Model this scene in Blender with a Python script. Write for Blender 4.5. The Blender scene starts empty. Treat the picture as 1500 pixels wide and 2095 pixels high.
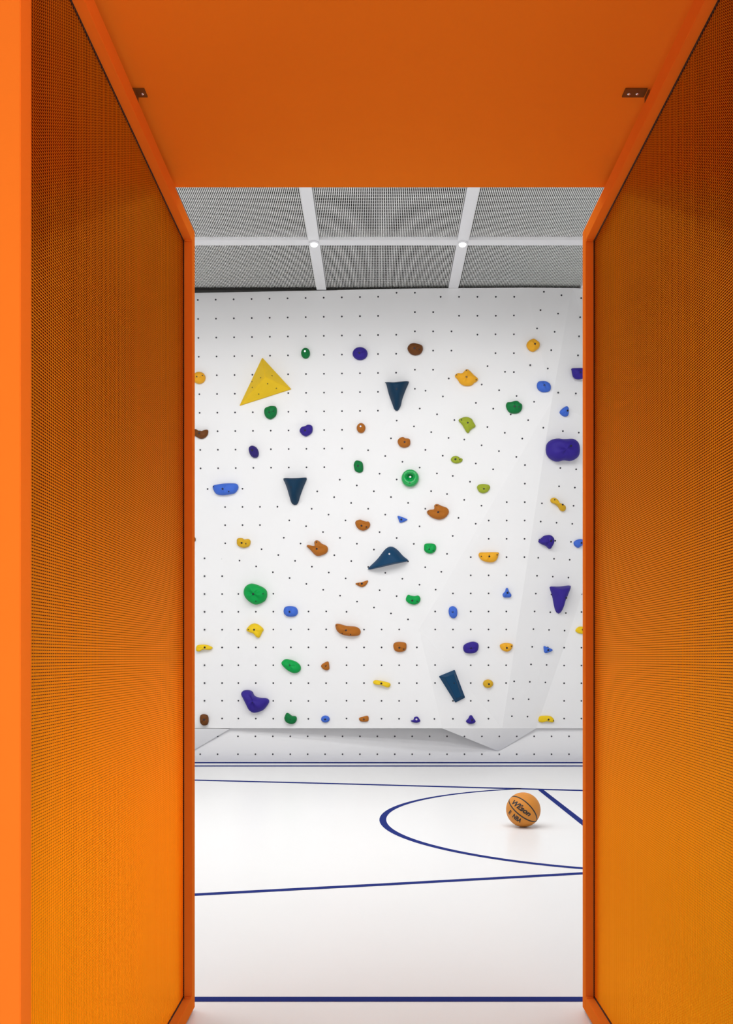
import bpy, bmesh, math, random
from mathutils import Vector, Matrix

# ------------------------------------------------------------------ camera, world, lights, exposure
SC = bpy.context.scene
COL = SC.collection
FPX, VX, VY, EYE = 2050.0, 775.0, 1345.0, 1.2      # focal length in pixels (1500x2095), principal point, eye height
cam = bpy.data.cameras.new('camera')
cam.sensor_fit = 'VERTICAL'
cam.sensor_height = 36.0
cam.sensor_width = 36.0 * 1500 / 2095
cam.lens = 36.0 * FPX / 2095
cam.shift_x = -(VX - 750) / 2095
cam.shift_y = (VY - 1047.5) / 2095
cam.clip_start = 0.05
camo = bpy.data.objects.new('camera', cam)
camo.location = (0, 0, EYE)
camo.rotation_euler = (math.pi / 2, 0, 0)
COL.objects.link(camo)
SC.camera = camo

w = bpy.data.worlds.new('world')
SC.world = w
w.use_nodes = True
w.node_tree.nodes['Background'].inputs[0].default_value = (1, 1, 1, 1)
w.node_tree.nodes['Background'].inputs[1].default_value = 0.05

SC.view_settings.view_transform = 'Standard'
SC.view_settings.look = 'None'
SC.view_settings.gamma = 1
SC.view_settings.use_curve_mapping = False
SC.view_settings.exposure = 0.0


def area(name, loc, size, power, rot=(0, 0, 0), color=(1, 1, 1)):
    l = bpy.data.lights.new(name, 'AREA')
    l.shape = 'RECTANGLE'
    l.size, l.size_y = size
    l.energy = power
    l.color = color
    o = bpy.data.objects.new(name, l)
    o.location = loc
    o.rotation_euler = rot
    COL.objects.link(o)
    return o


# added strip lamps, hidden above the canopy, to light the court and wall
STRIPS = ((4.5, 104, 36), (6.0, 76, 28), (7.4, 92, 10))      # depth, power, tilt towards the climbing wall
for ly, lp, la in STRIPS:
    area('added_court_strip', (-0.65, ly, 5.03), (6.6, 0.36), lp, rot=(math.radians(la), 0, 0), color=(1.0, 0.995, 0.985))
# unseen corridor behind the photographer: added ceiling fill, side source inferred on the right
area('corridor_ceiling_fill', (0.2, -1.2, 3.15), (2.4, 2.0), 26, color=(1.0, 0.97, 0.93))
area('corridor_side_light', (2.9, -0.2, 0.8), (1.3, 2.4), 72, rot=(0, math.radians(90), 0), color=(1.0, 0.97, 0.93))

area('corridor_far_fill', (0.9, -3.2, 0.95), (2.6, 1.6), 44, rot=(math.radians(84), 0, 0), color=(1.0, 0.97, 0.93))  # added area light behind the camera, brightens the inside of the portal

R = random.Random(7)

# ------------------------------------------------------------------ materials


def mat(name, col, rough=0.5, metal=0.0, var=0.03, vscale=6.0, bump=0.0, bscale=200.0, spec=0.5, coat=0.0, emit=None, tint=None):
    m = bpy.data.materials.new(name)
    m.use_nodes = True
    nt = m.node_tree
    b = nt.nodes['Principled BSDF']
    b.inputs['Roughness'].default_value = rough
    b.inputs['Metallic'].default_value = metal
    b.inputs['Specular IOR Level'].default_value = spec
    b.inputs['Coat Weight'].default_value = coat
    tc = nt.nodes.new('ShaderNodeTexCoord')
    n = nt.nodes.new('ShaderNodeTexNoise')
    n.inputs['Scale'].default_value = vscale
    n.inputs['Detail'].default_value = 4
    nt.links.new(tc.outputs['Object'], n.inputs['Vector'])
    mx = nt.nodes.new('ShaderNodeMix')
    mx.data_type = 'RGBA'
    mx.inputs['A'].default_value = tuple(max(0, c * (1 - var)) for c in col) + (1,)
    mx.inputs['B'].default_value = tuple(min(1, c * (1 + var)) for c in col) + (1,)
    nt.links.new(n.outputs['Fac'], mx.inputs['Factor'])
    nt.links.new(mx.outputs['Result'], b.inputs['Base Color'])
    if bump:
        n2 = nt.nodes.new('ShaderNodeTexNoise')
        n2.inputs['Scale'].default_value = bscale
        n2.inputs['Detail'].default_value = 3
        nt.links.new(tc.outputs['Object'], n2.inputs['Vector'])
        bp = nt.nodes.new('ShaderNodeBump')
        bp.inputs['Strength'].default_value = bump
        bp.inputs['Distance'].default_value = 0.004
        nt.links.new(n2.outputs['Fac'], bp.inputs['Height'])
        nt.links.new(bp.outputs['Normal'], b.inputs['Normal'])
    if tint:
        b.inputs['Specular Tint'].default_value = tint + (1,)
    if emit:
        b.inputs['Emission Color'].default_value = (1, 1, 1, 1)
        b.inputs['Emission Strength'].default_value = emit
    return m


def srgb(r, g, b):
    f = lambda v: ((v / 255 + 0.055) / 1.055) ** 2.4 if v > 10 else v / 255 / 12.92
    return (f(r), f(g), f(b))


M = dict(
    white=mat('white_wall_paint', (0.86, 0.86, 0.865), 0.6, var=0.01),
    wallpanel=mat('white_climbing_wall_paint', (0.86, 0.86, 0.865), 0.55, var=0.012, vscale=3, bump=0.08, bscale=90),
    floor=mat('white_resin_floor', (0.87, 0.87, 0.87), 0.30, var=0.012, vscale=1.2, spec=0.35),
    beam=mat('white_ceiling_metal', (0.88, 0.88, 0.90), 0.5, var=0.01),
    slat=mat('white_slat_metal', (0.88, 0.88, 0.86), 0.45, var=0.01),
    plenum=mat('dark_plenum', (0.015, 0.014, 0.012), 0.9, var=0.2),
    orange=mat('orange_paint', (0.96, 0.245, 0.020), 0.6, var=0.015, spec=0.0),
    frame=mat('orange_frame_lacquer', (0.95, 0.22, 0.022), 0.5, var=0.015, spec=0.0),
    sheet=mat('shade_russet_sheet', (0.13, 0.010, 0.004), 0.5, var=0.02, vscale=2, spec=.1),
    wire=mat('orange_metal_mesh', (1.0, 0.465, 0.026), 0.30, metal=0.93, var=0.02, tint=(1, .5, .2)),
    courtblue=mat('dark_blue_court_line', (0.027, 0.040, 0.195), 0.7, var=0.05, spec=0.0),
    tnut=mat('dark_steel_nut', (0.035, 0.035, 0.045), 0.5, metal=0.4),
    bolt=mat('dark_bolt', (0.02, 0.02, 0.03), 0.4, metal=0.5),
    chrome=mat('pale_steel_bolt', (0.75, 0.76, 0.8), 0.25, metal=0.9),
    brass=mat('orange_brown_bracket', (0.20, 0.060, 0.008), 0.6, spec=0.1),
    gap=mat('painted_shadow_gap', (0.02, 0.006, 0.004), 0.8),
    lamp=mat('white_spotlight_glass', (0.95, 0.95, 0.95), 0.3, emit=1.6),
    ball=mat('tan_orange_composite_leather', srgb(212, 136, 46), 0.5, var=0.06, vscale=25, bump=0.5, bscale=420, spec=0.35),
    ink=mat('black_ball_ink', (0.012, 0.011, 0.012), 0.5),
)
HC = dict(yellow=(238, 200, 30), volume=(240, 198, 38), amber=(238, 172, 40), mustard=(216, 170, 38), brown=(176, 104, 30), dbrown=(108, 62, 22),
          indigo=(52, 36, 140), dindigo=(46, 32, 112), green=(0, 160, 72), dgreen=(8, 118, 58), lime=(158, 172, 48),
          blue=(66, 108, 208), teal=(8, 62, 98), dteal=(6, 50, 78))
for k_, c_ in HC.items():
    M[k_] = mat(k_ + '_hold_resin', srgb(*c_), 0.55, var=0.05, vscale=14, bump=0.35, bscale=160, spec=0.2)

# ------------------------------------------------------------------ mesh helpers


def link(name, me, m=None, parent=None, smooth=False):
    o = bpy.data.objects.new(name, me)
    if m is not None and not me.materials:
        me.materials.append(m)
    if smooth:
        for p in me.polygons:
            p.use_smooth = True
    COL.objects.link(o)
    if parent is not None:
        o.parent = parent
    return o


class MB:
    def __init__(s):
        s.v, s.f = [], []

    def box(s, x0, x1, y0, y1, z0, z1):
        n = len(s.v)
        s.v += [(x, y, z) for z in (z0, z1) for y in (y0, y1) for x in (x0, x1)]
        s.f += [tuple(n + i for i in q) for q in ((0, 2, 3, 1), (4, 5, 7, 6), (0, 1, 5, 4), (2, 6, 7, 3), (0, 4, 6, 2), (1, 3, 7, 5))]
        return s

    def prism(s, pts, d):
        """closed slab: polygon pts (3-D) thickened by vector d"""
        n, k = len(s.v), len(pts)
        s.v += [tuple(p) for p in pts] + [tuple(Vector(p) + Vector(d)) for p in pts]
        s.f += [tuple(range(n, n + k)), tuple(range(n + 2 * k - 1, n + k - 1, -1))]
        s.f += [(n + i, n + k + i, n + k + (i + 1) % k, n + (i + 1) % k) for i in range(k)]
        return s

    def mesh(s, name):
        me = bpy.data.meshes.new(name)
        me.from_pydata(s.v, [], s.f)
        bm = bmesh.new()
        bm.from_mesh(me)
        bmesh.ops.recalc_face_normals(bm, faces=bm.faces[:])
        bm.to_mesh(me)
        bm.free()
        return me

    def build(s, name, m, parent=None, bevel=0.0, smooth=False):
        me = s.mesh(name)
        if bevel:
            bm = bmesh.new()
            bm.from_mesh(me)
            bmesh.ops.bevel(bm, geom=bm.edges[:], offset=bevel, segments=2, affect='EDGES')
            bm.to_mesh(me)
            bm.free()
        return link(name, me, m, parent, smooth)


def structure(o):
    o['kind'] = 'structure'
    return o


def stuff(o):
    o['kind'] = 'stuff'
    return o


def tag(o, label, cat, group=None):
    o['label'] = label
    o['category'] = cat
    if group:
        o['group'] = group
    return o


def empty(name, loc=(0, 0, 0)):
    o = bpy.data.objects.new(name, None)
    o.location = loc
    o.empty_display_size = 0.05
    COL.objects.link(o)
    return o


def ray(x, y):
    return Vector(((x - VX) / FPX, 1, (VY - y) / FPX))


EYEV = Vector((0, 0, EYE))


def at(x, y, d):
    return ray(x, y) * d + EYEV


def plane(a, b, c):
    n = (b - a).cross(c - a).normalized()
    if n.y > 0:
        n = -n
    return n, a


def hit(x, y, pl):
    n, a = pl
    r = ray(x, y)
    return r * (n.dot(a - EYEV) / n.dot(r)) + EYEV


def onfloor(x, y, z=0.0):
    r = ray(x, y)
    return r * ((z - EYE) / r.z) + EYEV


# ------------------------------------------------------------------ floor and court lines
fl = structure(MB().box(-5.2, 5.6, -3.5, 12.2, -0.15, 0).build('floor', M['floor']))


def line_strip(pts_a, pts_b):
    """painted line: slab between two edge polylines on the floor"""
    mb = MB()
    for i in range(len(pts_a) - 1):
        q = [Vector((p[0], p[1], 0.0004)) for p in (pts_a[i], pts_a[i + 1], pts_b[i + 1], pts_b[i])]
        mb.prism(q, (0, 0, 0.0008))
    o = mb.build('court_line', M['courtblue'], fl)
    return o


def fline(pix, wd, ext=0.0, ext2=None):
    """line through image points pix (centre), world width wd"""
    P = [onfloor(*p) for p in pix]
    P[0] = P[0] + (P[0] - P[1]).normalized() * ext
    P[-1] = P[-1] + (P[-1] - P[-2]).normalized() * (ext if ext2 is None else ext2)
    A, B = [], []
    for i, p in enumerate(P):
        t = (P[min(i + 1, len(P) - 1)] - P[max(i - 1, 0)]).normalized()
        s = Vector((-t.y, t.x, 0)) * wd / 2
        A.append(p + s)
        B.append(p - s)
    return line_strip(A, B)


line_strip([(-4.4, 3.492), (4.8, 3.492)], [(-4.4, 3.540), (4.8, 3.540)])
line_strip([(-4.4, 11.35), (4.8, 11.35)], [(-4.4, 11.49), (4.8, 11.49)])
line_strip([(-4.4, 11.02), (4.8, 11.02)], [(-4.4, 11.12), (4.8, 11.12)])
fline([(400, 1830.5), (800, 1809), (1192, 1787)], 0.052, 1.5)
fline([(400, 1596.2), (680, 1603.2), (960, 1611), (1192, 1617.4)], 0.085, 2.0)
cx, cy, ro = 1.875, 7.40, 1.87
a0, a1, K = math.radians(108), math.radians(358), 96
ang = [a0 + (a1 - a0) * i / K for i in range(K + 1)]
line_strip([(cx + ro * math.cos(a), cy + ro * math.sin(a)) for a in ang], [(cx + (ro - 0.05) * math.cos(a), cy + (ro - 0.05) * math.sin(a)) for a in ang])
fline([(1107, 1616.5), (1192, 1683.2)], 0.052, 0.0, 1.2)
p1, p2 = onfloor(1107, 1616.5), onfloor(1192, 1683.2)

# ------------------------------------------------------------------ room shell
structure(MB().box(-5.2, 5.6, 12.0, 12.2, 0, 6.2).build('wall_back_shell', M['white'])).name = 'wall_north'
structure(MB().box(-4.7, -4.5, 3.0, 12.0, 0, 6.0).build('wall_left', M['white']))
structure(MB().box(4.9, 5.1, 3.0, 12.0, 0, 6.0).build('wall_right', M['white']))
fw = MB()
fw.box(-4.5, -0.72, 2.95, 3.12, 0, 6.0)
fw.box(0.80, 4.9, 2.95, 3.12, 0, 6.0)
fw.box(-0.72, 0.80, 2.95, 3.12, 2.76, 6.0)
structure(fw.build('wall_front', M['white']))
cb = MB()
cb.box(-3.2, -3.05, -3.3, 2.95, 0, 3.4)
structure(cb.build('wall_west', M['white']))
structure(MB().box(3.05, 3.2, -3.3, 2.95, 0, 3.4).build('wall_east', M['white']))
structure(MB().box(-3.2, 3.2, -3.45, -3.3, 0, 3.4).build('wall_south', M['white']))
structure(MB().box(-3.2, 3.2, -3.45, 2.95, 3.2, 3.35).build('ceiling_corridor', M['white']))

# ------------------------------------------------------------------ court ceiling: plenum, beams, slatted bays, spotlights
CZ = EYE + 4.05
ceil = structure(MB().box(-4.5, 4.9, 3.12, 12.0, CZ + 0.45, CZ + 0.55).build('ceiling', M['plenum']))
BX, BY, BS = -0.631, 9.79, 1.45
xs = [BX + BS * k for k in range(-2, 4)]
ys = [BY - BS * k for k in range(0, 5)]
for x in xs:
    MB().box(x - 0.053, x + 0.053, 3.12, 11.10, CZ, CZ + 0.10).build('beam', M['beam'], ceil, bevel=0.002)
for y in ys:
    for i in range(len(xs) - 1):
        MB().box(xs[i] + 0.0532, xs[i + 1] - 0.0532, y - 0.062, y + 0.062, CZ + 0.001, CZ + 0.099).build('cross_beam', M['beam'], ceil)


def bay(wd, ln):
    mb = MB()
    n = int(wd / 0.0165)
    for i in range(n):
        x = -wd / 2 + (i + 0.5) * wd / n
        mb.box(x - 0.0036, x + 0.0036, 0, ln, 0, 0.010)
    k = int(ln / 0.06)
    for j in range(k):
        y = (j + 0.5) * ln / k
        mb.box(-wd / 2, wd / 2, y - 0.0018, y + 0.0018, 0.0102, 0.0142)
    me = mb.mesh('slat_grille')
    me.materials.append(M['slat'])
    return me


full = bay(BS - 0.108, BS - 0.126)
last = bay(BS - 0.108, 11.22 - BY - 0.064)
for i in range(len(xs) - 1):
    xc = (xs[i] + xs[i + 1]) / 2
    o = stuff(link('slat_grille', last, parent=ceil))
    o.location = (xc, BY + 0.063, CZ + 0.03)
    for j in range(len(ys) - 1):
        o = stuff(link('slat_grille', full, parent=ceil))
        o.location = (xc, ys[j + 1] + 0.063, CZ + 0.03)


def lathe(prof, n=32):
    v, f = [], []
    for r, z in prof:
        for i in range(n):
            a = 2 * math.pi * i / n
            v.append((r * math.cos(a), r * math.sin(a), z))
    k = len(prof)
    for j in range(k - 1):
        for i in range(n):
            f.append((j * n + i, j * n + (i + 1) % n, (j + 1) * n + (i + 1) % n, (j + 1) * n + i))
    f.append(tuple(range(n - 1, -1, -1)))
    f.append(tuple((k - 1) * n + i for i in range(n)))
    me = bpy.data.meshes.new('lathe')
    me.from_pydata(v, [], f)
    bm = bmesh.new()
    bm.from_mesh(me)
    bmesh.ops.recalc_face_normals(bm, faces=bm.faces[:])
    bm.to_mesh(me)
    bm.free()
    return me


for x, side in ((BX, 'left'), (BX + BS, 'right')):
    e = empty('ceiling_spotlight', (x, BY - 0.01, CZ))
    tag(e, 'small round white ceiling spotlight on the %s of the two visible beam crossings' % side, 'spotlight', 'spotlights on the beam crossings')
    link('trim_ring', lathe([(0.046, 0.0), (0.046, -0.012), (0.040, -0.018), (0.034, -0.018)]), M['beam'], e, True)
    link('lens', lathe([(0.036, -0.0182), (0.034, -0.030), (0.024, -0.038), (0.004, -0.041)]), M['lamp'], e, True)
# slim tilted housings made up to wrap the added strip lamps, out of view
for k, (ly, lp, la) in enumerate(STRIPS):
    mb = MB()
    Rm = Matrix.Rotation(math.radians(la), 3, 'X')
    for q in ((-3.35, 3.35, -.21, .21, .012, .05), (-3.35, 3.35, -.21, -.185, -.02, .012), (-3.35, 3.35, .185, .21, -.02, .012), (-3.35, -3.32, -.185, .185, -.02, .012), (3.32, 3.35, -.185, .185, -.02, .012)):
        mb.box(*q)
    mb.v = [tuple(Rm @ Vector(p)) for p in mb.v]
    for xx in (-3, 0, 3):
        mb.box(xx - .01, xx + .01, -.01, .01, .055, CZ - 5.03 - .001)
    o = mb.build('added_light_housing', M['beam'])
    o.location = (-0.65, ly, 5.03)
    tag(o, 'added long white strip light housing, out of view under the court ceiling, %s to the orange portal' % ('nearest', 'second nearest', 'farthest')[k], 'light', 'added strip light housings')

# ------------------------------------------------------------------ climbing wall facets


def top(x, d):
    p = at(x, 590, d)
    return Vector((p.x, p.y, EYE + 4.048))


TL, TM, P0 = top(270, 11.16), top(868, 10.99), at(470, 1160, 11.42)
T8 = TL.lerp(TM, (top(800, 11.0).x - TL.x) / (TM.x - TL.x))
F1 = plane(TL, TM, P0)
Q1 = hit(965, 708, F1)
P3 = at(858, 1287, 11.25)
F3 = plane(P0, Q1, P3)
P5, Q4 = hit(1129, 823, F3), hit(1065, 774, F3)
F3B = F3
P1 = at(470, 1490, 11.46)
F4 = plane(P0, P1, P3)
P4 = hit(905, 1490, F4)
P6 = at(1028, 1490, 11.37)
F7 = plane(P3, P5, P6)
F7B = plane(P3, P6, P4)
F5T0, F5T1, P9 = top(868, 10.99), top(1080, 10.97), top(1171, 10.98)
F5 = plane(F5T0, F5T1, Q1)
F6 = plane(F5T1, P9, P5)
P7 = at(1097, 1490, 11.46)
F8 = plane(P5, P6, P7)
P8 = hit(1300, 900, F8)
F9A, F9B = top(1500, 11.12), at(2000, 950, 11.4)
F9 = plane(P9, P5, F9A)
F2 = plane(P0, P1, at(200, 1490, 11.40))
F2T = TL
FL0, FL1 = top(-300, 11.2), at(-300, 1490, 11.45)
F10A, F9C = at(2000, 1490, 11.5), top(2000, 11.2)
F10 = plane(P8, P7, F10A)
KY = 11.50
wb = empty('wall_back', (0, 0, 0))
structure(wb)


def panel(pts, name='wall_panel'):
    th = (0, 0.03, 0)
    pts = [Vector(p) for p in pts]
    mb = MB()
    if len(pts) == 3:
        mb.prism(pts, th)
    else:
        mb.prism(pts, th)
    me = mb.mesh(name)
    bm = bmesh.new()
    bm.from_mesh(me)
    bmesh.ops.triangulate(bm, faces=[f for f in bm.faces if len(f.verts) > 3])
    bm.to_mesh(me)
    bm.free()
    return link(name, me, M['wallpanel'], wb)


T1 = at(1020, 1537, KY - 0.002)
tq = 0.757
B830 = P0.lerp(Q1, tq)
panel([TL, T8, B830, P0])
panel([T8, F5T0, Q1, B830])
panel([FL0, TL, P0, P1, FL1])
panel([P0, B830, Q1, P3])
panel([Q1, Q4, P5, P3])
panel([P0, P3, P4, P1])
panel([F5T0, F5T1, Q1])
panel([F5T1, Q4, Q1])
panel([F5T1, P9, P5])
panel([F5T1, P5, Q4])
panel([P3, P5, P6])
panel([P3, P6, P4])
panel([P5, P8, P7, P6])
panel([P9, F9A, F9C, F9B, P8, P5])
panel([P8, F9B, F10A, P7])
panel([P4, P6, T1])
panel([P6, P7, T1])
# kickboard below the ledge, and the soffit return above it
MB().box(-4.5, 4.9, KY, KY + 0.03, 0, 0.46).build('kick_panel', M['wallpanel'], wb)
LW0 = at(300, 1490, 11.32)
panel([at(470, 1491, 11.465), at(300, 1491, 11.28), at(300, 1562, KY - 0.004), at(352, 1561, KY - 0.003)], 'kick_panel')
MB().box(-4.5, 4.9, 11.60, 11.66, 0.46, 5.35).build('backing_frame', M['white'], wb)
# dark joint strip at the top of the wall
MB().box(-4.5, 4.9, 11.04, 11.30, CZ - 0.004, CZ + 0.020).build('joint_strip', M['plenum'], wb)

# T-nuts: every grid below lies in its facet
nb = MB()


def inpoly(x, y, poly):
    c = False
    j = len(poly) - 1
    for i in range(len(poly)):
        xi, yi = poly[i]
        xj, yj = poly[j]
        if (yi > y) != (yj > y) and x < (xj - xi) * (y - yi) / (yj - yi) + xi:
            c = not c
        j = i
    return c


def edgedist(x, y, poly):
    best = 1e9
    for i in range(len(poly)):
        ax, ay = poly[i]
        bx, by = poly[(i + 1) % len(poly)]
        t = max(0, min(1, ((x - ax) * (bx - ax) + (y - ay) * (by - ay)) / ((bx - ax) ** 2 + (by - ay) ** 2)))
        best = min(best, math.hypot(x - ax - t * (bx - ax), y - ay - t * (by - ay)))
    return best


def nut(p, n, r=0.0105):
    n = n.normalized()
    u = n.cross(Vector((0, 0, 1))).normalized()
    v = n.cross(u)
    k = 6
    base = len(nb.v)
    for h_ in (-0.002, 0.0016):
        for i in range(k):
            a = 2 * math.pi * i / k
            nb.v.append(tuple(p + u * r * math.cos(a) + v * r * math.sin(a) + n * h_))
    nb.f.append(tuple(range(base + k, base + 2 * k)))
    for i in range(k):
        nb.f.append((base + i, base + (i + 1) % k, base + k + (i + 1) % k, base + k + i))


NUTPX = []


def grid(poly, pl, anchor, pu, pv, margin=6, skip=()):
    """T-nut lattice: image anchor and two image neighbours fix the lattice in the facet plane"""
    a = hit(anchor[0], anchor[1], pl)
    u = hit(anchor[0] + pu[0], anchor[1] + pu[1], pl) - a
    v = hit(anchor[0] + pv[0], anchor[1] + pv[1], pl) - a
    for i in range(-60, 61):
        for j in range(-60, 61):
            p = a + u * i + v * j
            if p.z < 0.1 or p.z > 5.24 or abs(p.x) > 4.3 or p.y < 5:
                continue
            d = p - EYEV
            x, y = VX + FPX * d.x / d.y, VY - FPX * d.z / d.y
            if inpoly(x, y, poly) and edgedist(x, y, poly) > margin:
                nut(p, pl[0])
                NUTPX.append((x, y))


grid([(200, 590), (800, 590), (845, 812), (655, 985), (405, 985), (270, 590)], F1, (736.6, 686), (-37, 0.6), (0, 38.9))
grid([(640, 1002), (600, 1045), (500, 1145), (470, 1160), (435, 1055), (405, 985)], F1, (532, 1037), (-35.7, 0.2), (0, 37.2))
grid([(800, 590), (868, 590), (965, 708), (845, 812)], F1, (849, 678), (37.4, 0), (0, 39.3))
grid([(868, 590), (1080, 590), (965, 708)], F5, (977, 646), (37.6, 0), (0, 38.6), 4)
grid([(1080, 590), (1065, 774), (965, 708)], plane(F5T1, Q4, Q1), (1014, 684), (37.6, 0), (0, 38.6), 2)
grid([(1080, 590), (1171, 590), (1129, 823), (1065, 774)], F6, (1099, 672), (36, 7), (-7, 37.5))
grid([(640, 1002), (965, 708), (858, 1287), (470, 1160)], F3, (672.4, 1052.9), (34.7, 11.9), (-11.4, 35.6), 3)
grid([(965, 708), (1065, 774), (1129, 823), (858, 1287)], F3B, (879.8, 1121.2), (35.0, 12.0), (-11.6, 36.6), 4)
grid([(472, 1175), (690, 1235), (690, 1490), (472, 1490)], F4, (487.8, 1361), (35.7, 0), (0, -36.4))
grid([(690, 1240), (858, 1287), (905, 1490), (690, 1490)], F4, (709.1, 1361), (35.8, 0), (0, -36.4), 5)
grid([(858, 1287), (1028, 1490), (905, 1490)], F7B, (963.3, 1434), (36.2, 0), (0, -36.5), 4)
grid([(858, 1287), (1129, 823), (1118, 908), (1060, 1290), (1028, 1490)], F7, (963.3, 1361), (36.2, 0), (0, -36.5), 6)
grid([(1129, 840), (1300, 880), (1290, 930), (1098, 1490), (1030, 1490), (1118, 908)], F8, (1144, 995), (32.3, 2.6), (-2.6, 37.3), 7)
grid([(1171, 590), (1300, 590), (1300, 890), (1129, 823)], F9, (1185, 688), (36, 2), (-2.2, 39), 6)
grid([(1250, 950), (1600, 950), (1600, 1490), (1099, 1490)], F10, (1154.4, 1434), (35.3, 0), (0, -36.2), 5)
grid([(-200, 590), (270, 590), (470, 1160), (470, 1490), (-200, 1490)], F2, (418.5, 1361), (36, 0), (0, -36.4), 5)
KP = (Vector((0, -1, 0)), Vector((0, KY, 0)))
for i in range(-22, 26):
    for yy in (1506.5, 1543):
        x = 487 + 35.65 * i + (-6 if i < 0 else 0)
        if edgedist(x, yy, [(905, 1490), (1020, 1537), (1095, 1490)]) < 3 or inpoly(x, yy, [(905, 1490), (1020, 1537), (1095, 1490)]):
            p = hit(x, yy, plane(P4, P6, T1) if x < 1024 else plane(P6, P7, T1))
            nut(p, plane(P4, P6, T1)[0])
        elif x > 470:
            nut(hit(x, yy, KP), KP[0])
        else:
            wl = plane(at(470, 1491, 11.465), at(300, 1491, 11.28), at(300, 1562, KY - 0.004))
            ph = hit(x, yy, wl)
            nut(ph if ph.y < KY else hit(x, yy, KP), wl[0] if ph.y < KY else KP[0])
stuff(nb.build('bolt_hole', M['tnut'], wb))

FAC = [([(200, 590), (868, 590), (965, 708), (470, 1160)], F1), ([(868, 590), (1080, 590), (1065, 774), (965, 708)], F5),
       ([(1080, 590), (1171, 590), (1129, 823), (1065, 774)], F6), ([(470, 1160), (965, 708), (858, 1287)], F3), ([(965, 708), (1065, 774), (1129, 823), (858, 1287)], F3B),
       ([(470, 1160), (858, 1287), (905, 1490), (470, 1490)], F4), ([(858, 1287), (1129, 823), (1028, 1490)], F7), ([(858, 1287), (1028, 1490), (905, 1490)], F7B),
       ([(1129, 823), (1300, 890), (1300, 909), (1097, 1490), (1028, 1490)], F8), ([(1171, 590), (1600, 590), (1600, 890), (1129, 823)], F9),
       ([(1300, 909), (1600, 909), (1600, 1490), (1097, 1490)], F10), ([(-300, 590), (270, 590), (470, 1160), (470, 1490), (-300, 1490)], F2)]

# ------------------------------------------------------------------ climbing holds
ZO = {0: (0, 0, 1), 1: (390, 580, 3.6585), 2: (790, 580, 3.6585), 3: (390, 960, 3.6585), 4: (790, 960, 3.6585), 5: (390, 1240, 3.6585), 6: (790, 1240, 3.6585)}


def px(z, p):
    a, b, s = ZO[z]
    return (a + p[0] / s, b + p[1] / s)


def oval(cx_, cy_, rx, ry, n=16, tilt=0):
    t = math.radians(tilt)
    out = []
    for i in range(n):
        a = 2 * math.pi * i / n
        x, y = rx * math.cos(a), ry * math.sin(a)
        out.append((cx_ + x * math.cos(t) - y * math.sin(t), cy_ + x * math.sin(t) + y * math.cos(t)))
    return out


def smooth_loop(pts, n=40):
    """closed Catmull-Rom through pts, resampled evenly"""
    k = len(pts)
    dense = []
    for i in range(k):
        p0, p1_, p2_, p3_ = (pts[(i + j) % k] for j in (-1, 0, 1, 2))
        for s in range(8):
            t = s / 8
            dense.append(tuple(0.5 * (2 * p1_[c] + (p2_[c] - p0[c]) * t + (2 * p0[c] - 5 * p1_[c] + 4 * p2_[c] - p3_[c]) * t * t + (-p0[c] + 3 * p1_[c] - 3 * p2_[c] + p3_[c]) * t ** 3) for c in (0, 1)))
    L = [0]
    for i in range(len(dense)):
        a, b = dense[i], dense[(i + 1) % len(dense)]
        L.append(L[-1] + math.hypot(b[0] - a[0], b[1] - a[1]))
    out = []
    j = 0
    for i in range(n):
        s = L[-1] * i / n
        while L[j + 1] < s:
            j += 1
        t = (s - L[j]) / max(1e-9, L[j + 1] - L[j])
        a, b = dense[j], dense[(j + 1) % len(dense)]
        out.append((a[0] + (b[0] - a[0]) * t, a[1] + (b[1] - a[1]) * t))
    return out


def facet_of(x, y):
    for poly, pl in FAC:
        if inpoly(x, y, poly):
            return pl
    return F10 if x > 800 else F2


def frame_of(cpx):
    pl = facet_of(*cpx)
    n = pl[0].copy()
    if n.y > 0:
        n = -n
    c = hit(cpx[0], cpx[1], pl)
    u = Vector((0, 0, 1)).cross(n).normalized()
    if u.x < 0:
        u = -u
    v = n.cross(u).normalized()
    if v.z < 0:
        v = -v
    return pl, c, u, v, n


def bolt_at(root, loc, n, r=0.011, m='bolt', z=0.0):
    """socket-head bolt: little rim with a sunk hexagonal core"""
    prof = [(r, -0.006), (r, 0.002), (r * 0.8, 0.0035), (r * 0.5, 0.0035), (r * 0.42, 0.0005)]
    o = link('bolt', lathe(prof, 12), M[m], root)
    o.matrix_local = Matrix.Translation(loc) @ n.to_track_quat('Z', 'Y').to_matrix().to_4x4()
    return o


PROFILE = {'dome': [(1.0, 0.0), (1.03, 0.22), (1.0, 0.42), (0.90, 0.68), (0.72, 0.87), (0.48, 0.97), (0.22, 1.0)],
           'flat': [(1.0, 0.0), (1.02, 0.35), (0.99, 0.62), (0.92, 0.85), (0.80, 0.97), (0.5, 1.0), (0.2, 0.99)],
           'cup': [(1.0, 0.0), (1.03, 0.3), (0.99, 0.62), (0.88, 0.9), (0.74, 1.0), (0.60, 0.93), (0.45, 0.62), (0.25, 0.30)],
           'cone': [(1.0, 0.0), (1.01, 0.12), (0.93, 0.34), (0.80, 0.58), (0.63, 0.80), (0.42, 0.94), (0.2, 1.0)]}
HGROUP = {'yellow': 'yellow climbing holds', 'amber': 'amber climbing holds', 'mustard': 'mustard climbing holds', 'brown': 'brown climbing holds',
          'dbrown': 'dark brown climbing holds', 'indigo': 'indigo climbing holds', 'dindigo': 'indigo climbing holds', 'green': 'green climbing holds',
          'dgreen': 'green climbing holds', 'lime': 'lime climbing holds', 'blue': 'blue climbing holds', 'teal': 'teal climbing holds',
          'dteal': 'teal climbing holds', 'volume': 'yellow climbing holds'}


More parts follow.
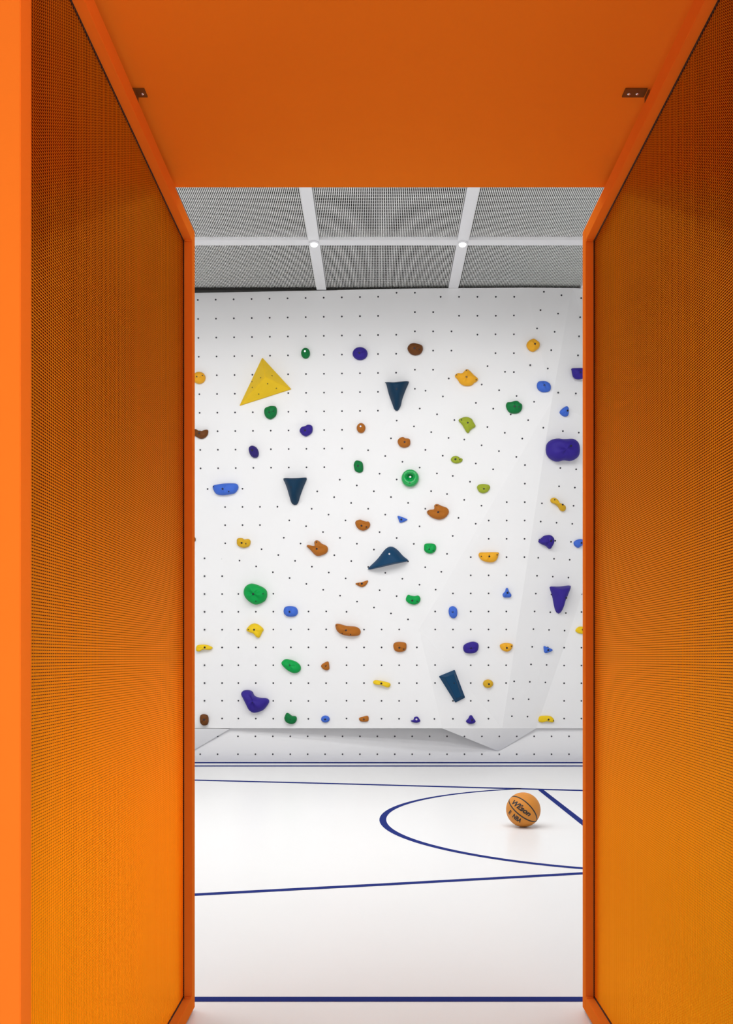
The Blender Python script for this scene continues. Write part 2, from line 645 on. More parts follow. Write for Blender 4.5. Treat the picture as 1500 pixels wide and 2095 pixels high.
def hold(z, pts, colr, bolt, label, h=0.5, prof='dome', peak=(0, 0), name='climbing_hold', lump=0.05, bm_='bolt', screws=(), sharp=False):
    P = [px(z, p) for p in pts]
    cp = (sum(p[0] for p in P) / len(P), sum(p[1] for p in P) / len(P))
    pl, c, u, v, n = frame_of(cp)
    xy = []
    for p in P:
        q = hit(p[0], p[1], pl) - c
        xy.append((q.dot(u), q.dot(v)))
    wd = max(a[0] for a in xy) - min(a[0] for a in xy)
    hd = max(a[1] for a in xy) - min(a[1] for a in xy)
    # the body bulges towards the viewer: shrink the foot a touch so that the silhouette keeps its size
    hh = h * min(wd, hd)
    s = 1 - hh / 11.2 - 0.012
    xy = [(a * s, b * s) for a, b in xy]
    loop = smooth_loop(xy, 40) if not sharp else smooth_loop(xy, 60)
    N = len(loop)
    k1, k2, k3 = R.random() * 6, R.random() * 6, R.random() * 6
    root = empty(name, tuple(c))
    verts, faces = [], []
    rings = PROFILE[prof]
    size = min(wd, hd)
    for ri, (sc, ht) in enumerate(rings):
        k = 1 - sc if sc < 1 else 0
        for i, (a, b) in enumerate(loop):
            th = math.atan2(b, a)
            lf = 1 + (0 if ri < 2 else lump * (math.sin(3 * th + k1 + ri * 0.4) + 0.6 * math.sin(5 * th + k2)) * min(1, ht))
            uu = a * sc + peak[0] * size * k
            vv = b * sc + peak[1] * size * k
            hz = hh * ht * lf - (0.004 if ri == 0 else 0)
            verts.append(u * uu + v * vv + n * hz)
        if ri:
            for i in range(N):
                faces.append(((ri - 1) * N + i, (ri - 1) * N + (i + 1) % N, ri * N + (i + 1) % N, ri * N + i))
    last_h = hh * rings[-1][1]
    verts.append(u * peak[0] * size + v * peak[1] * size + n * last_h)
    for i in range(N):
        faces.append(((len(rings) - 1) * N + i, (len(rings) - 1) * N + (i + 1) % N, len(verts) - 1))
    faces.append(tuple(range(N)))
    me = bpy.data.meshes.new('grip')
    me.from_pydata([tuple(a) for a in verts], [], faces)
    b_ = bmesh.new()
    b_.from_mesh(me)
    bmesh.ops.recalc_face_normals(b_, faces=b_.faces[:])
    b_.to_mesh(me)
    b_.free()
    link('grip', me, M[colr], root, True)
    tag(root, label, 'climbing hold', HGROUP[colr])

    def surf(p):
        """height of the hold's surface under an image point: nearest mesh vertex along the normal"""
        q = hit(p[0], p[1], pl) - c
        d2 = sorted(((w_.dot(u) - q.dot(u)) ** 2 + (w_.dot(v) - q.dot(v)) ** 2, -w_.dot(n)) for w_ in verts[N:])
        return q.dot(u), q.dot(v), max(-t[1] for t in d2[:4])
    if bolt:
        x, y, hz = surf(px(z, bolt))
        bolt_at(root, u * x + v * y + n * (hz * 0.985), n, 0.011, bm_)
    for sc_ in screws:
        x, y, hz = surf(px(z, sc_))
        o = bolt_at(root, u * x + v * y + n * hz, n, 0.0065, 'bolt')
        o.name = 'set_screw'
    return root


H = hold
# --- upper left
H(1, oval(862, 524, 33, 40), 'dgreen', (861, 515), 'small dark green oval climbing hold with a shiny bolt, top row left', h=.6, bm_='chrome')
H(1, oval(1270, 527, 56, 48), 'indigo', (1266, 530), 'round indigo climbing hold in the top row, between a small green and a brown one', h=.55)
H(1, oval(66, 708, 47, 45), 'amber', (58, 705), 'round amber climbing hold cut by the left frame, highest on that side', h=.5, screws=[(97, 695)])
H(1, [(553, 965), (560, 935), (590, 922), (612, 918), (640, 925), (648, 955), (640, 990), (618, 1010), (595, 1018), (565, 1000)], 'dgreen', (597, 970), 'round dark green climbing hold just under the big yellow pyramid', screws=[(628, 962)])
H(1, [(10, 1095), (45, 1092), (60, 1102), (95, 1105), (115, 1095), (133, 1100), (128, 1135), (105, 1158), (75, 1163), (45, 1148), (15, 1130)], 'dbrown', (72, 1124), 'dark brown notched climbing hold at the left frame, under the amber one')
H(1, [(818, 1105), (830, 1078), (860, 1068), (880, 1058), (908, 1065), (915, 1090), (908, 1120), (880, 1140), (862, 1146), (835, 1132)], 'indigo', (862, 1105), 'indigo lumpy climbing hold right of the green one under the pyramid')
H(1, [(437, 1240), (450, 1218), (475, 1217), (500, 1235), (512, 1270), (503, 1300), (475, 1305), (450, 1285)], 'dindigo', (468, 1252), 'small near-black indigo oval climbing hold above the wide blue ledge hold', h=.6)
H(1, oval(1277, 1083, 32, 37), 'brown', (1275, 1074), 'small brown oval climbing hold with a shiny bolt near the centre column', h=.6, bm_='chrome')
H(1, [(1223, 1355), (1235, 1330), (1258, 1327), (1285, 1340), (1293, 1370), (1290, 1405), (1265, 1417), (1235, 1405), (1225, 1380)], 'dgreen', (1257, 1370), 'dark green upright oval climbing hold left of the shiny green ring')
# --- upper right
H(2, [(161, 490), (175, 460), (205, 448), (240, 455), (270, 468), (275, 500), (255, 530), (215, 540), (180, 525)], 'dbrown', (213, 494), 'round brown climbing hold in the top row, above the teal wedge', screws=[(250, 503)])
H(2, [(1050, 465), (1065, 435), (1100, 418), (1125, 432), (1147, 450), (1145, 480), (1125, 500), (1098, 512), (1070, 500)], 'amber', (1107, 466), 'round amber climbing hold at the top right of the wall')
H(2, [(515, 695), (535, 675), (570, 675), (600, 645), (625, 655), (660, 690), (688, 715), (680, 735), (660, 745), (640, 765), (590, 768), (555, 750), (535, 720)], 'amber', (603, 711), 'large amber climbing hold with two pointed horns', h=.4, screws=[(603, 660), (675, 728), (530, 692)], lump=.08)
H(2, [(1128, 760), (1140, 738), (1175, 733), (1200, 738), (1225, 755), (1232, 785), (1220, 808), (1180, 815), (1150, 805), (1132, 785)], 'blue', (1178, 772), 'round blue climbing hold below the top right amber one')
H(2, [(1388, 650), (1395, 638), (1500, 638), (1505, 660), (1490, 700), (1465, 715), (1430, 718), (1400, 700)], 'indigo', (1445, 675), 'flat-topped indigo climbing hold cut by the right frame', h=.5)
H(2, [(898, 925), (905, 895), (935, 890), (960, 882), (985, 882), (1000, 895), (1018, 910), (1015, 945), (995, 968), (960, 976), (920, 965)], 'dgreen', (960, 928), 'dark green round climbing hold on the upper right', screws=[(992, 932)])
H(2, [(1298, 965), (1315, 940), (1347, 920), (1362, 935), (1360, 985), (1340, 997), (1315, 988)], 'blue', (1345, 955), 'tiny blue teardrop climbing hold above the big indigo double bun', h=.5)
H(2, [(543, 1025), (575, 1005), (610, 1002), (640, 1015), (655, 1040), (670, 1070), (650, 1085), (630, 1100), (620, 1118), (605, 1118), (590, 1095), (570, 1060)], 'lime', (612, 1049), 'lime green fan-shaped climbing hold pointing down', h=.35, screws=[(565, 1028)])
H(2, [(88, 1190), (95, 1165), (125, 1150), (145, 1160), (175, 1165), (182, 1190), (175, 1215), (140, 1230), (105, 1220)], 'brown', (142, 1192), 'round brown climbing hold directly below the upper teal wedge')
H(2, [(1192, 1245), (1200, 1200), (1230, 1172), (1275, 1162), (1313, 1166), (1350, 1165), (1390, 1165), (1425, 1190), (1437, 1235), (1430, 1290), (1400, 1320), (1365, 1330), (1320, 1325), (1270, 1335), (1225, 1315), (1200, 1285)], 'indigo', (1346, 1222), 'biggest indigo climbing hold, a wide double bun beside the right frame', h=.6, lump=.06)
H(2, [(485, 1318), (500, 1297), (530, 1292), (550, 1305), (572, 1315), (565, 1335), (530, 1347), (500, 1340)], 'lime', (520, 1319), 'smallest lime green climbing hold, in the middle of the three', screws=[(553, 1322)])
H(4, [(682, 130), (700, 115), (735, 112), (770, 120), (778, 140), (760, 168), (730, 180), (700, 172), (685, 150)], 'lime', (732, 149), 'lime green half-round climbing hold, lowest of the three lime ones')
# --- middle left
H(3, [(170, 125), (190, 118), (250, 108), (330, 107), (355, 118), (358, 145), (335, 178), (290, 190), (235, 195), (195, 185), (172, 150)], 'blue', (250, 149), 'wide blue ledge climbing hold near the left frame', h=.6, screws=[(295, 170), (178, 132)])
H(3, [(348, 545), (352, 520), (385, 515), (405, 525), (435, 522), (450, 540), (440, 575), (400, 588), (365, 578), (350, 562)], 'mustard', (389, 552), 'mustard yellow rounded climbing hold above the big green one', screws=[(420, 558)])
H(3, [(870, 575), (885, 568), (930, 575), (928, 545), (945, 532), (965, 540), (985, 558), (1020, 575), (1030, 600), (1015, 630), (960, 650), (930, 638), (900, 605)], 'brown', (952, 598), 'brown horned climbing hold left of the centre, between mustard and round brown ones', h=.4, lump=.08, screws=[(950, 548)])
H(3, [(1235, 410), (1240, 388), (1270, 378), (1290, 385), (1315, 392), (1335, 393), (1345, 415), (1335, 440), (1295, 460), (1255, 445)], 'brown', (1284, 426), 'round brown climbing hold just left of the tiny blue triangle', screws=[(1320, 435)])
H(3, [(1235, 858), (1250, 850), (1285, 845), (1325, 832), (1327, 845), (1310, 870), (1285, 882), (1255, 872)], 'brown', (1285, 857), 'small brown crescent climbing hold under the flat teal triangle', screws=[(1258, 858)])
H(3, [(402, 915), (415, 880), (450, 858), (490, 862), (545, 885), (572, 910), (575, 950), (560, 985), (520, 1008), (480, 1012), (435, 985), (408, 950)], 'green', (485, 937), 'largest bright green climbing hold, a rounded blob on the lower left', h=.5, screws=[(558, 935), (503, 990)], lump=.1)
H(3, [(698, 1060), (710, 1032), (745, 1025), (785, 1032), (803, 1055), (800, 1085), (775, 1102), (730, 1102), (705, 1085)], 'blue', (747, 1068), 'blue barrel-shaped climbing hold right of the large green one')
H(0, [(385, 1104), (390, 1098), (396, 1097), (400, 1101), (400, 1107), (395, 1110), (388, 1109)], 'dbrown', (392, 1104), 'dark climbing hold almost hidden behind the left frame', h=.5)
# --- lower left
H(5, [(420, 177), (450, 140), (485, 130), (520, 145), (548, 175), (535, 200), (520, 232), (500, 235), (470, 205), (440, 195)], 'yellow', (484, 177), 'yellow kite-shaped climbing hold under the large green one', h=.4, screws=[(440, 176)])
H(5, [(1086, 140), (1110, 132), (1170, 148), (1240, 155), (1272, 180), (1265, 215), (1220, 225), (1160, 220), (1120, 205), (1095, 180)], 'brown', (1170, 181), 'long brown sausage-shaped climbing hold', h=.6, screws=[(1100, 145), (1140, 205), (1203, 213)], bm_='tnut')
H(5, [(42, 320), (50, 295), (85, 288), (120, 290), (160, 305), (163, 318), (140, 328), (95, 325), (65, 340), (45, 335)], 'yellow', (110, 309), 'yellow curved climbing hold touching the left frame', h=.6)
H(5, [(682, 425), (710, 398), (750, 402), (795, 418), (825, 450), (820, 485), (780, 502), (735, 485), (700, 455)], 'green', (749, 443), 'green tilted oval climbing hold beside a small brown one', h=.45)
H(5, [(978, 445), (1000, 425), (1030, 415), (1038, 440), (1038, 472), (1015, 480), (990, 468)], 'brown', (1016, 446), 'small brown shell climbing hold right of the tilted green oval')
H(5, [(1368, 565), (1385, 553), (1420, 558), (1470, 568), (1495, 580), (1492, 602), (1470, 608), (1430, 592), (1390, 588), (1370, 578)], 'yellow', (1431, 577), 'thin yellow bone climbing hold sloping down to the right, low in the centre', h=.7)
H(5, [(382, 655), (400, 632), (440, 628), (465, 640), (480, 670), (520, 685), (575, 690), (592, 712), (575, 745), (540, 780), (480, 797), (445, 780), (420, 735), (395, 685)], 'indigo', (480, 713), 'large indigo boomerang climbing hold low on the left', h=.45, lump=.1)
H(5, [(70, 850), (75, 818), (100, 808), (130, 820), (136, 855), (128, 885), (100, 893), (78, 880)], 'dbrown', (105, 847), 'dark brown upright oval climbing hold in the bottom row by the left frame', bm_='tnut')
H(5, [(705, 830), (720, 800), (740, 805), (760, 820), (790, 825), (796, 850), (780, 875), (750, 882), (718, 868), (707, 850)], 'dgreen', (752, 845), 'green notched climbing hold in the bottom row')
H(5, oval(1010, 845, 32, 26), 'blue', (1011, 846), 'small round blue climbing hold in the bottom row')
H(5, [(1262, 838), (1290, 828), (1328, 822), (1330, 860), (1290, 865), (1268, 858)], 'brown', (1299, 846), 'small brown block climbing hold in the bottom row', bm_='tnut')
# --- middle right
H(4, [(88, 350), (130, 362), (160, 378), (130, 395), (105, 400), (95, 380)], 'blue', (116, 379), 'tiny blue triangular climbing hold at the centre of the wall')
H(4, [(308, 315), (325, 305), (360, 300), (362, 270), (385, 262), (415, 275), (455, 290), (470, 315), (460, 345), (430, 370), (390, 377), (345, 362), (312, 335)], 'brown', (392, 326), 'brown horned climbing hold right of the centre, below the shiny green ring', h=.4, lump=.08, screws=[(320, 318), (382, 275)])
H(4, [(285, 590), (290, 562), (320, 556), (360, 560), (375, 580), (370, 610), (345, 630), (310, 628), (288, 610)], 'green', (326, 598), 'green cup-shaped climbing hold right of the flat teal triangle', screws=[(355, 612)])
H(4, [(693, 645), (700, 625), (740, 622), (835, 622), (840, 640), (825, 680), (790, 697), (745, 692), (710, 675)], 'amber', (769, 652), 'wide amber ledge climbing hold with a dark bolt', h=.55, screws=[(710, 652), (828, 640)])
H(4, [(150, 965), (165, 940), (185, 945), (215, 950), (240, 945), (257, 965), (250, 995), (215, 1013), (175, 1005), (152, 985)], 'green', (199, 984), 'bright green cup-shaped climbing hold right of the brown crescent', screws=[(235, 990)])
H(4, [(468, 1065), (475, 1035), (500, 1025), (525, 1038), (533, 1065), (528, 1100), (505, 1115), (478, 1100)], 'blue', (497, 1067), 'upright blue egg-shaped climbing hold')
H(4, [(872, 935), (890, 915), (897, 892), (910, 890), (920, 915), (937, 940), (930, 957), (905, 960), (880, 957)], 'blue', (905, 923), 'tiny blue bell-shaped climbing hold under the wide amber ledge')
H(4, [(1230, 240), (1232, 222), (1255, 213), (1275, 225), (1290, 250), (1320, 262), (1340, 280), (1338, 305), (1320, 316), (1300, 305), (1285, 280), (1260, 260), (1240, 252)], 'mustard', (1307, 266), 'amber bone-shaped climbing hold below the big indigo double bun', h=.4, screws=[(1250, 229)])
H(4, [(1138, 540), (1160, 515), (1185, 497), (1225, 493), (1250, 515), (1252, 545), (1235, 580), (1220, 597), (1195, 575), (1160, 560)], 'indigo', (1215, 535), 'angular indigo climbing hold under the amber bone')
H(4, [(1403, 550), (1420, 532), (1455, 523), (1485, 535), (1490, 560), (1460, 572), (1435, 588), (1410, 572)], 'blue', (1450, 551), 'blue climbing hold half hidden by the right frame')
H(4, [(1417, 1205), (1440, 1180), (1475, 1180), (1500, 1200), (1485, 1225), (1460, 1232), (1430, 1222)], 'yellow', (1468, 1200), 'yellow pointed climbing hold half hidden by the right frame')
# --- lower right
H(6, [(55, 300), (65, 275), (100, 268), (145, 275), (153, 300), (145, 330), (110, 343), (70, 335)], 'brown', (102, 312), 'round brown climbing hold low in the centre, right of the brown sausage', screws=[(135, 322)])
H(6, [(577, 310), (590, 285), (640, 266), (680, 273), (692, 295), (685, 330), (660, 350), (610, 352), (585, 340)], 'indigo', (632, 311), 'rounded indigo climbing hold above the teal prism')
H(6, [(851, 295), (865, 282), (900, 275), (940, 283), (947, 300), (930, 330), (900, 340), (865, 325)], 'amber', (900, 310), 'amber half-moon climbing hold right of the rounded indigo one', screws=[(935, 297)])
H(6, [(1180, 300), (1200, 305), (1245, 327), (1215, 345), (1188, 350), (1180, 325)], 'blue', (1205, 326), 'tiny blue triangular climbing hold low on the right')
H(6, oval(763, 580, 38, 31), 'mustard', (767, 580), 'mustard round climbing hold right of the teal prism')
H(6, [(185, 858), (205, 850), (212, 832), (235, 827), (250, 845), (256, 862), (235, 872), (205, 870)], 'indigo', (229, 846), 'tiny indigo hat-shaped climbing hold in the bottom row with a pale bolt', bm_='chrome', h=.6)
H(6, [(598, 860), (615, 840), (625, 820), (640, 818), (652, 838), (668, 862), (655, 877), (630, 882), (608, 875)], 'indigo', (636, 852), 'small indigo bell-shaped climbing hold in the bottom row under the teal prism')
H(6, [(1140, 850), (1150, 825), (1180, 820), (1225, 822), (1250, 840), (1257, 862), (1240, 870), (1205, 862), (1170, 870), (1145, 865)], 'yellow', (1212, 846), 'yellow arched climbing hold at the right end of the bottom row', screws=[(1250, 856)])
# --- wedges
H(2, [(-10, 740), (0, 752), (20, 830), (45, 900), (62, 945), (80, 958), (97, 945), (112, 915), (122, 870), (147, 800), (170, 748), (168, 732), (120, 734), (60, 740)], 'dteal', (82, 805), 'dark teal wedge climbing hold in the upper centre, the higher of the two', h=.55, prof='cone', peak=(0, .30), lump=0)
H(3, [(695, 68), (706, 100), (722, 142), (742, 210), (757, 255), (778, 270), (803, 260), (823, 200), (845, 140), (872, 75), (868, 62), (820, 64), (760, 66)], 'dteal', (770, 137), 'dark teal wedge climbing hold on the left, the lower of the two', h=.55, prof='cone', peak=(0, .30), lump=0)
H(4, [(1222, 882), (1242, 950), (1255, 1020), (1270, 1068), (1290, 1082), (1312, 1060), (1330, 1000), (1355, 940), (1377, 882), (1370, 868), (1300, 876), (1240, 876)], 'indigo', (1316, 956), 'indigo wedge climbing hold beside the right frame', h=.55, prof='cone', peak=(0, .32), lump=0)
H(0, [(752, 1165), (772, 1144), (789, 1123), (801, 1118), (813, 1124), (826, 1138), (836, 1146), (833, 1149), (800, 1156), (770, 1163)], 'teal', (798.8, 1134.5), 'flat teal triangular climbing hold at the centre of the wall', h=.55, prof='cone', peak=(0.1, -.2), lump=0, bm_='chrome')


def ring_hold():
    cp = px(2, (182, 1460))
    pl, c, u, v, n = frame_of(cp)
    s = 11.2 / FPX / 3.6585
    root = empty('climbing_hold', tuple(c))
    Rr, N = 64 * s, 48
    prof_ = [(1, -.004 / Rr, 0), (1.02, .25, 0), (1.0, .5, 0), (.9, .74, 0.02), (.72, .86, .06), (.55, .80, .1), (.42, .62, .13), (.34, .35, .16), (.30, .12, .17), (.05, .10, .17)]
    vs, fs = [], []
    for ri, (sc, ht, off) in enumerate(prof_):
        for i in range(N):
            a = 2 * math.pi * i / N
            ex = 1.06 if sc < 0.6 else 1
            vs.append(u * (Rr * sc * ex * math.cos(a)) + v * (Rr * (sc * (0.85 if sc < .6 else 1) * math.sin(a) + off)) + n * (Rr * ht))
        if ri:
            for i in range(N):
                fs.append(((ri - 1) * N + i, (ri - 1) * N + (i + 1) % N, ri * N + (i + 1) % N, ri * N + i))
    fs.append(tuple(range(N)))
    fs.append(tuple((len(prof_) - 1) * N + i for i in range(N)))
    me = bpy.data.meshes.new('grip')
    me.from_pydata([tuple(a) for a in vs], [], fs)
    b = bmesh.new()
    b.from_mesh(me)
    bmesh.ops.recalc_face_normals(b, faces=b.faces[:])
    b.to_mesh(me)
    b.free()
    link('grip', me, mat('glossy_green_resin', srgb(0, 165, 75), 0.18, var=0.03, spec=.6), root, True)
    bolt_at(root, v * (Rr * .17) + n * (Rr * .16), n, .013, 'chrome')
    bolt_at(root, v * (-Rr * .6) + n * (Rr * .83), n, .009, 'tnut')
    tag(root, 'shiny green ring-shaped climbing hold with a hollow centre', 'climbing hold', 'green climbing holds')


ring_hold()


def volume(base_px, top_px, hts, colr, label, dots, name='climbing_volume', bolt=None):
    """faceted plywood volume: base polygon on the wall, top point(s) proud of it"""
    cp = (sum(p[0] for p in base_px) / len(base_px), sum(p[1] for p in base_px) / len(base_px))
    pl, c, u, v, n = frame_of(cp)
    root = empty(name, tuple(c))
    B = [hit(p[0], p[1], pl) - c for p in base_px]
    npl = lambda h_: (pl[0], pl[1] + n * h_)
    T = [hit(p[0], p[1], npl(h_)) - c for p, h_ in zip(top_px, hts)]
    k = len(B)
    L = [b - n * .004 for b in B]
    E_ = [b + n * .018 for b in B]          # low plywood edge
    vs = L + E_ + T
    fs = [tuple(range(k))] + [(i, (i + 1) % k, k + (i + 1) % k, k + i) for i in range(k)]
    if len(T) == 1:
        fs += [(k + i, k + (i + 1) % k, 2 * k) for i in range(k)]
    else:
        fs += [(k + i, k + (i + 1) % k, 2 * k + (i + 1) % k, 2 * k + i) for i in range(k)] + [tuple(range(2 * k, 3 * k))]
    me = bpy.data.meshes.new('shell')
    me.from_pydata([tuple(a) for a in vs], [], fs)
    b = bmesh.new()
    b.from_mesh(me)
    bmesh.ops.recalc_face_normals(b, faces=b.faces[:])
    bmesh.ops.bevel(b, geom=b.edges[:], offset=.004, segments=2, affect='EDGES')
    b.to_mesh(me)
    b.free()
    link('shell', me, M[colr], root)
    tris = [(E_[i], E_[(i + 1) % k], T[0] if len(T) == 1 else T[i]) for i in range(k)]
    if len(T) > 1:
        tris += [(T[0], T[1], T[2])]
        tris = tris[::-1]
    for d in dots:
        r = ray(*d)
        for a_, b_, c_ in tris:
            nn = (b_ - a_).cross(c_ - a_).normalized()
            if nn.dot(n) < 0:
                nn = -nn
            t = nn.dot(a_ + c - EYEV) / nn.dot(r)
            p = r * t + EYEV - c
            # inside test
            def sd(p_, q_, r_):
                return (q_ - p_).cross(r_ - p_).dot(nn)
            s1, s2, s3 = sd(a_, b_, p), sd(b_, c_, p), sd(c_, a_, p)
            if (s1 >= 0 and s2 >= 0 and s3 >= 0) or (s1 <= 0 and s2 <= 0 and s3 <= 0) or (len(T) > 1 and nn is not None and (a_, b_, c_) == (T[0], T[1], T[2])):
                o = bolt_at(root, p - nn * .001, nn, .0075, 'bolt')
                o.name = 'bolt_hole'
                break
    tag(root, label, 'climbing hold', HGROUP[colr])


z1 = lambda *a: [px(1, p) for p in a]
z6 = lambda *a: [px(6, p) for p in a]
volume(z1((538, 556), (755, 792), (368, 916)), z1((558, 700)), [.20], 'volume', 'big yellow three-sided pyramid volume on the upper left',
       z1((525, 705), (460, 735), (462, 778), (610, 690), (577, 750), (642, 785), (510, 828), (630, 655)))
volume(z6((395, 525), (512, 477), (590, 685), (518, 722)), z6((440, 535), (508, 510), (562, 675), (524, 692)), [.09, .09, .07, .07], 'teal',
       'dark teal tapered prism volume low on the right, tilted', z6((510, 577)))

# ------------------------------------------------------------------ orange portal: canopy slab and two framed mesh screens
XL, XR, Y1, ZT, ZB = -0.626, 0.694, 3.41, 2.647, 0.010
canopy = MB().box(-0.719, 0.799, -0.2, 3.159, ZT + 0.035, ZT + 0.10).build('canopy_slab', M['orange'])
tag(canopy, 'flat matte orange canopy slab spanning the two orange screens', 'canopy')


def screen(x, sgn, y0, y1, label):
    """framed screen; its inner face is the plane X=x, sgn=-1 for the left one (body extends to -X)"""
    root = empty('portal_screen', (x, (y0 + y1) / 2, ZB))
    ox, oy, oz = x, (y0 + y1) / 2, ZB

    def bx(name, xa, xb, ya, yb, za, zb, m, bev=0.0012):
        a, b = sorted((xa, xb))
        o = MB().box(a - ox, b - ox, ya - oy, yb - oy, za - oz, zb - oz).build(name, M[m], root, bevel=bev)
        return o
    T, W = 0.062 * sgn, 0.050
    bx('stile', x, x + T, y1 - W, y1, ZB, ZT, 'frame')
    bx('stile', x, x + T, y0, y0 + 0.054, ZB, ZT, 'frame')
    bx('rail', x, x + T, y0 + 0.0542, y1 - W - .0002, ZT - W, ZT, 'frame')
    bx('rail', x, x + T, y0 + 0.0542, y1 - W - .0002, ZB, ZB + W, 'frame')
    # black strips painting in the shadow gap where the sheet meets the frame
    g = MB()
    a, b = sorted((x + .0265 * sgn, x + .0290 * sgn))
    yA, yB, zA, zB = y0 + .054, y1 - W, ZB + W, ZT - W
    for q in ((yB - .005, yB, zA, zB), (yA, yA + .005, zA, zB), (yA, yB, zA, zA + .006), (yA, yB, zB - .006, zB)):
        g.box(a - ox, b - ox, q[0] - oy, q[1] - oy, q[2] - oz, q[3] - oz)
    g.build('shadow_gap_strip', M['gap'], root)
    bx('backing_sheet', x + .0300 * sgn, x + .0340 * sgn, yA - .01, yB + .01, zA - .01, zB + .01, 'sheet', 0)  # dark russet stands in for the deep shade between the strands
    # fine mesh: horizontal wires in front, vertical wires behind them
    mb = MB()
    pz = .0062
    k = int((zB - zA - .012) / pz)
    for i in range(k):
        z = zA + .008 + i * pz
        # each strand is a thin strip tilted like expanded metal: upper edge on the sheet, lower edge standing proud
        xi, xo, hb, th = x + .0294 * sgn, x + .0277 * sgn, .0042, .0004
        n0 = len(mb.v)
        for yy in (yA, yB):
            for (xx, zz) in ((xi, z + hb), (xo, z), (xo + th * sgn, z - th * .3), (xi + th * sgn, z + hb - th * .3)):
                mb.v.append((xx - ox, yy - oy, zz - oz))
        for j in range(4):
            mb.f.append((n0 + j, n0 + (j + 1) % 4, n0 + 4 + (j + 1) % 4, n0 + 4 + j))
        mb.f.append((n0, n0 + 1, n0 + 2, n0 + 3))
        mb.f.append((n0 + 4, n0 + 5, n0 + 6, n0 + 7))
    me = mb.build('mesh_wire', M['wire'], root)
    stuff(me)
    mb = MB()
    py = .012
    k = int((yB - yA - .012) / py)
    a, b = sorted((x + .0270 * sgn, x + .0276 * sgn))
    for i in range(k):
        y = yA + .008 + i * py
        mb.box(a - ox, b - ox, y - .0008 - oy, y + .0008 - oy, zA + .006 - oz, zB - .006 - oz)
    stuff(mb.build('mesh_wire', M['wire'], root))
    # corner weld tabs
    for za in (ZB + W, ZT - W - .004):
        bx('corner_tab', x + .002 * sgn, x + .022 * sgn, y1 - W - .012, y1 - W - .0004, za, za + .004, 'frame', 0)
    # bracket under the canopy
    xa, xb = (x + .004, x + .022) if sgn < 0 else (x - .052, x + .006)
    if sgn < 0:
        xa, xb = x - .02, x + .016
    br = bx('bracket', xa, xb, 2.607, 2.645, ZT + .0306, ZT + .0348, 'brass', .0006)
    for sx in ((x - .038), (x - .016)) if sgn > 0 else ((x + .006),):
        o = link('screw', lathe([(.0045, 0), (.0045, -.0015), (.003, -.003), (.001, -.0034)], 12), M['chrome'], br)
        o.location = (sx - ox, 2.626 - oy, ZT + .0306 - oz)
    bx('bracket_leg', x + .008 * sgn, x + .012 * sgn, 2.607, 2.645, ZT - .0004, ZT + .0308, 'brass', 0)
    tag(root, label, 'screen', 'orange framed mesh screens')
    return root


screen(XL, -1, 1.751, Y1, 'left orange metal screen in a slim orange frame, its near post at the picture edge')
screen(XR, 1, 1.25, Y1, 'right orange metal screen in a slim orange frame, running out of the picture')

# ------------------------------------------------------------------ basketball
RB = 0.1215
bc = onfloor(1070, 1691.5)
bc.z = RB
bc = Vector((bc.x + 0.003, bc.y, RB))
ballroot = empty('basketball', (bc.x, bc.y, 0))
tag(ballroot, 'tan orange basketball with black seams and lettering on the white floor', 'ball')
bm = bmesh.new()
bmesh.ops.create_uvsphere(bm, u_segments=64, v_segments=40, radius=RB)
me = bpy.data.meshes.new('shell')
bm.to_mesh(me)
bm.free()
o = link('shell', me, M['ball'], ballroot, True)
o.location = (0, 0, RB)
vc = (EYEV - bc).normalized()
rt = Vector((0, 0, 1)).cross(vc).normalized()
up = vc.cross(rt).normalized()


def seam(pole, through):
    e1 = pole.normalized()
    nn = e1.cross(through).normalized()
    e2 = nn.cross(e1)
    N = 96
    vs, fs = [], []
    for i in range(N):
        a = 2 * math.pi * i / N
        d = e1 * math.cos(a) + e2 * math.sin(a)
        for j in range(6):
            b = 2 * math.pi * j / 6
            vs.append(tuple(d * (RB + .0006 * math.cos(b) - .0001) + nn * .0052 * math.sin(b)))
    for i in range(N):
        for j in range(6):
            fs.append((i * 6 + j, i * 6 + (j + 1) % 6, ((i + 1) % N) * 6 + (j + 1) % 6, ((i + 1) % N) * 6 + j))
    me = bpy.data.meshes.new('seam')
    me.from_pydata(vs, [], fs)
    o = link('seam', me, M['ink'], ballroot, True)
    o.location = (0, 0, RB)


def bdir(x, y):
    return rt * x + up * y + vc * math.sqrt(max(0, 1 - x * x - y * y))


pole = (rt * .73 - up * .62 + vc * .12)
seam(pole, bdir(.30, .30))
seam(pole, bdir(-.20, -.31))


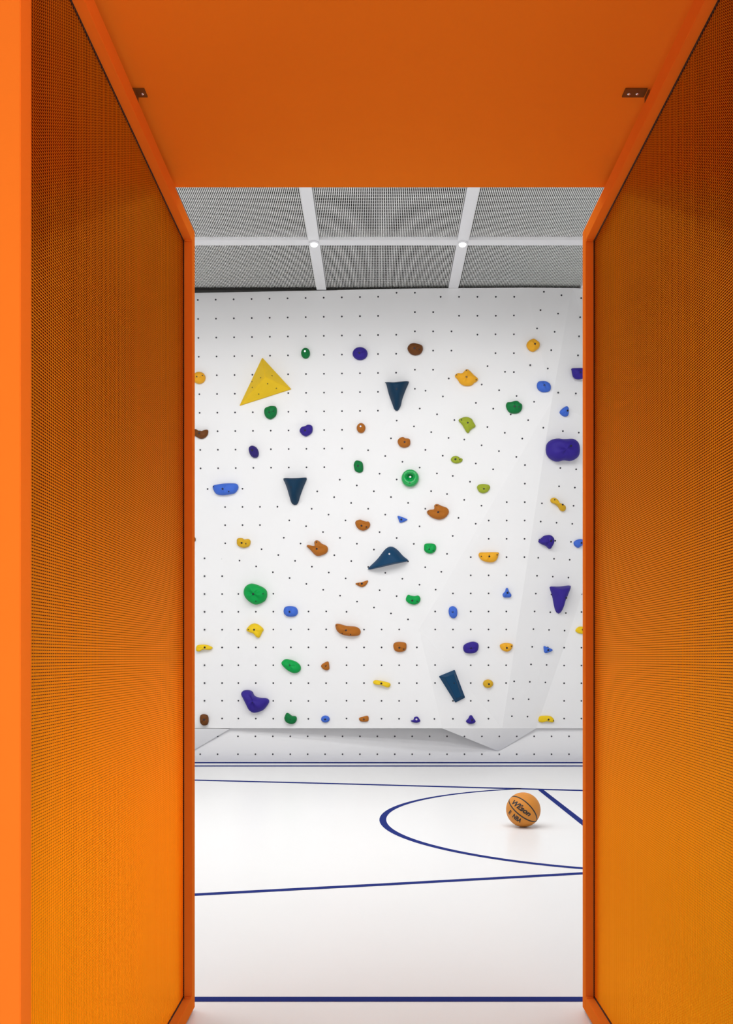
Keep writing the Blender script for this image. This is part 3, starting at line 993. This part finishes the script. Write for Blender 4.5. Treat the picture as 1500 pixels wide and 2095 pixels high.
def ball_text(body, dirv, ang, height, length, shear=0.0, thick=.0):
    cu = bpy.data.curves.new('t', 'FONT')
    cu.body = body
    cu.align_x = 'CENTER'
    cu.align_y = 'CENTER'
    cu.offset = thick
    cu.shear = shear
    cu.resolution_u = 3
    to = bpy.data.objects.new('t', cu)
    COL.objects.link(to)
    bpy.context.view_layer.update()
    me = bpy.data.meshes.new_from_object(to)
    bpy.data.objects.remove(to)
    xs_ = [v_.co.x for v_ in me.vertices]
    ys_ = [v_.co.y for v_ in me.vertices]
    sx, sy = length / (max(xs_) - min(xs_)), height / (max(ys_) - min(ys_))
    mx_, my_ = (max(xs_) + min(xs_)) / 2, (max(ys_) + min(ys_)) / 2
    return me, sx, sy, mx_, my_


def wrap(me, sx, sy, mx_, my_, dirv, ang, name='lettering'):
    bm = bmesh.new()
    bm.from_mesh(me)
    bmesh.ops.triangulate(bm, faces=bm.faces[:])
    bmesh.ops.subdivide_edges(bm, edges=[e for e in bm.edges if e.calc_length() * max(sx, sy) > .008], cuts=2)
    n0 = dirv.normalized()
    h_ = (rt * math.cos(ang) + up * math.sin(ang))
    e1 = (h_ - n0 * h_.dot(n0)).normalized()
    e2 = n0.cross(e1).normalized()
    for v_ in bm.verts:
        s, t = (v_.co.x - mx_) * sx / RB, (v_.co.y - my_) * sy / RB
        d = (n0 + e1 * math.tan(s) + e2 * math.tan(t)).normalized()
        v_.co = d * (RB + .0006)
    bm.to_mesh(me)
    bm.free()
    o = link(name, me, M['ink'], ballroot)
    o.location = (0, 0, RB)


me, sx, sy, mx_, my_ = ball_text('Wilson', None, 0, .042, .166, shear=.25, thick=.045)
wrap(me, sx, sy, mx_, my_, bdir(-.12, .10), math.radians(-36))
me, sx, sy, mx_, my_ = ball_text('NBA', None, 0, .040, .070, thick=.05)
wrap(me, sx, sy, mx_, my_, bdir(-.36, -.52), math.radians(-36))
# small upright emblem beside the letters: rounded block with a light slanted cut
mb = MB()


def poly2(pts):
    n_ = len(mb.v)
    mb.v.extend([(p[0], p[1], 0) for p in pts])
    mb.f.append(tuple(range(n_, n_ + len(pts))))


poly2([(0, 0), (.30, 0), (.42, .35), (.30, .6), (.36, .85), (.30, 1), (0, 1), (-.02, .5)])
poly2([(.42, 0), (.62, 0), (.64, .5), (.62, 1), (.46, 1), (.50, .8), (.44, .62), (.54, .35)])
me = bpy.data.meshes.new('emblem')
me.from_pydata(mb.v, [], mb.f)
wrap(me, .026, .040, .31, .5, bdir(-.76, -.17), math.radians(-36), 'emblem')
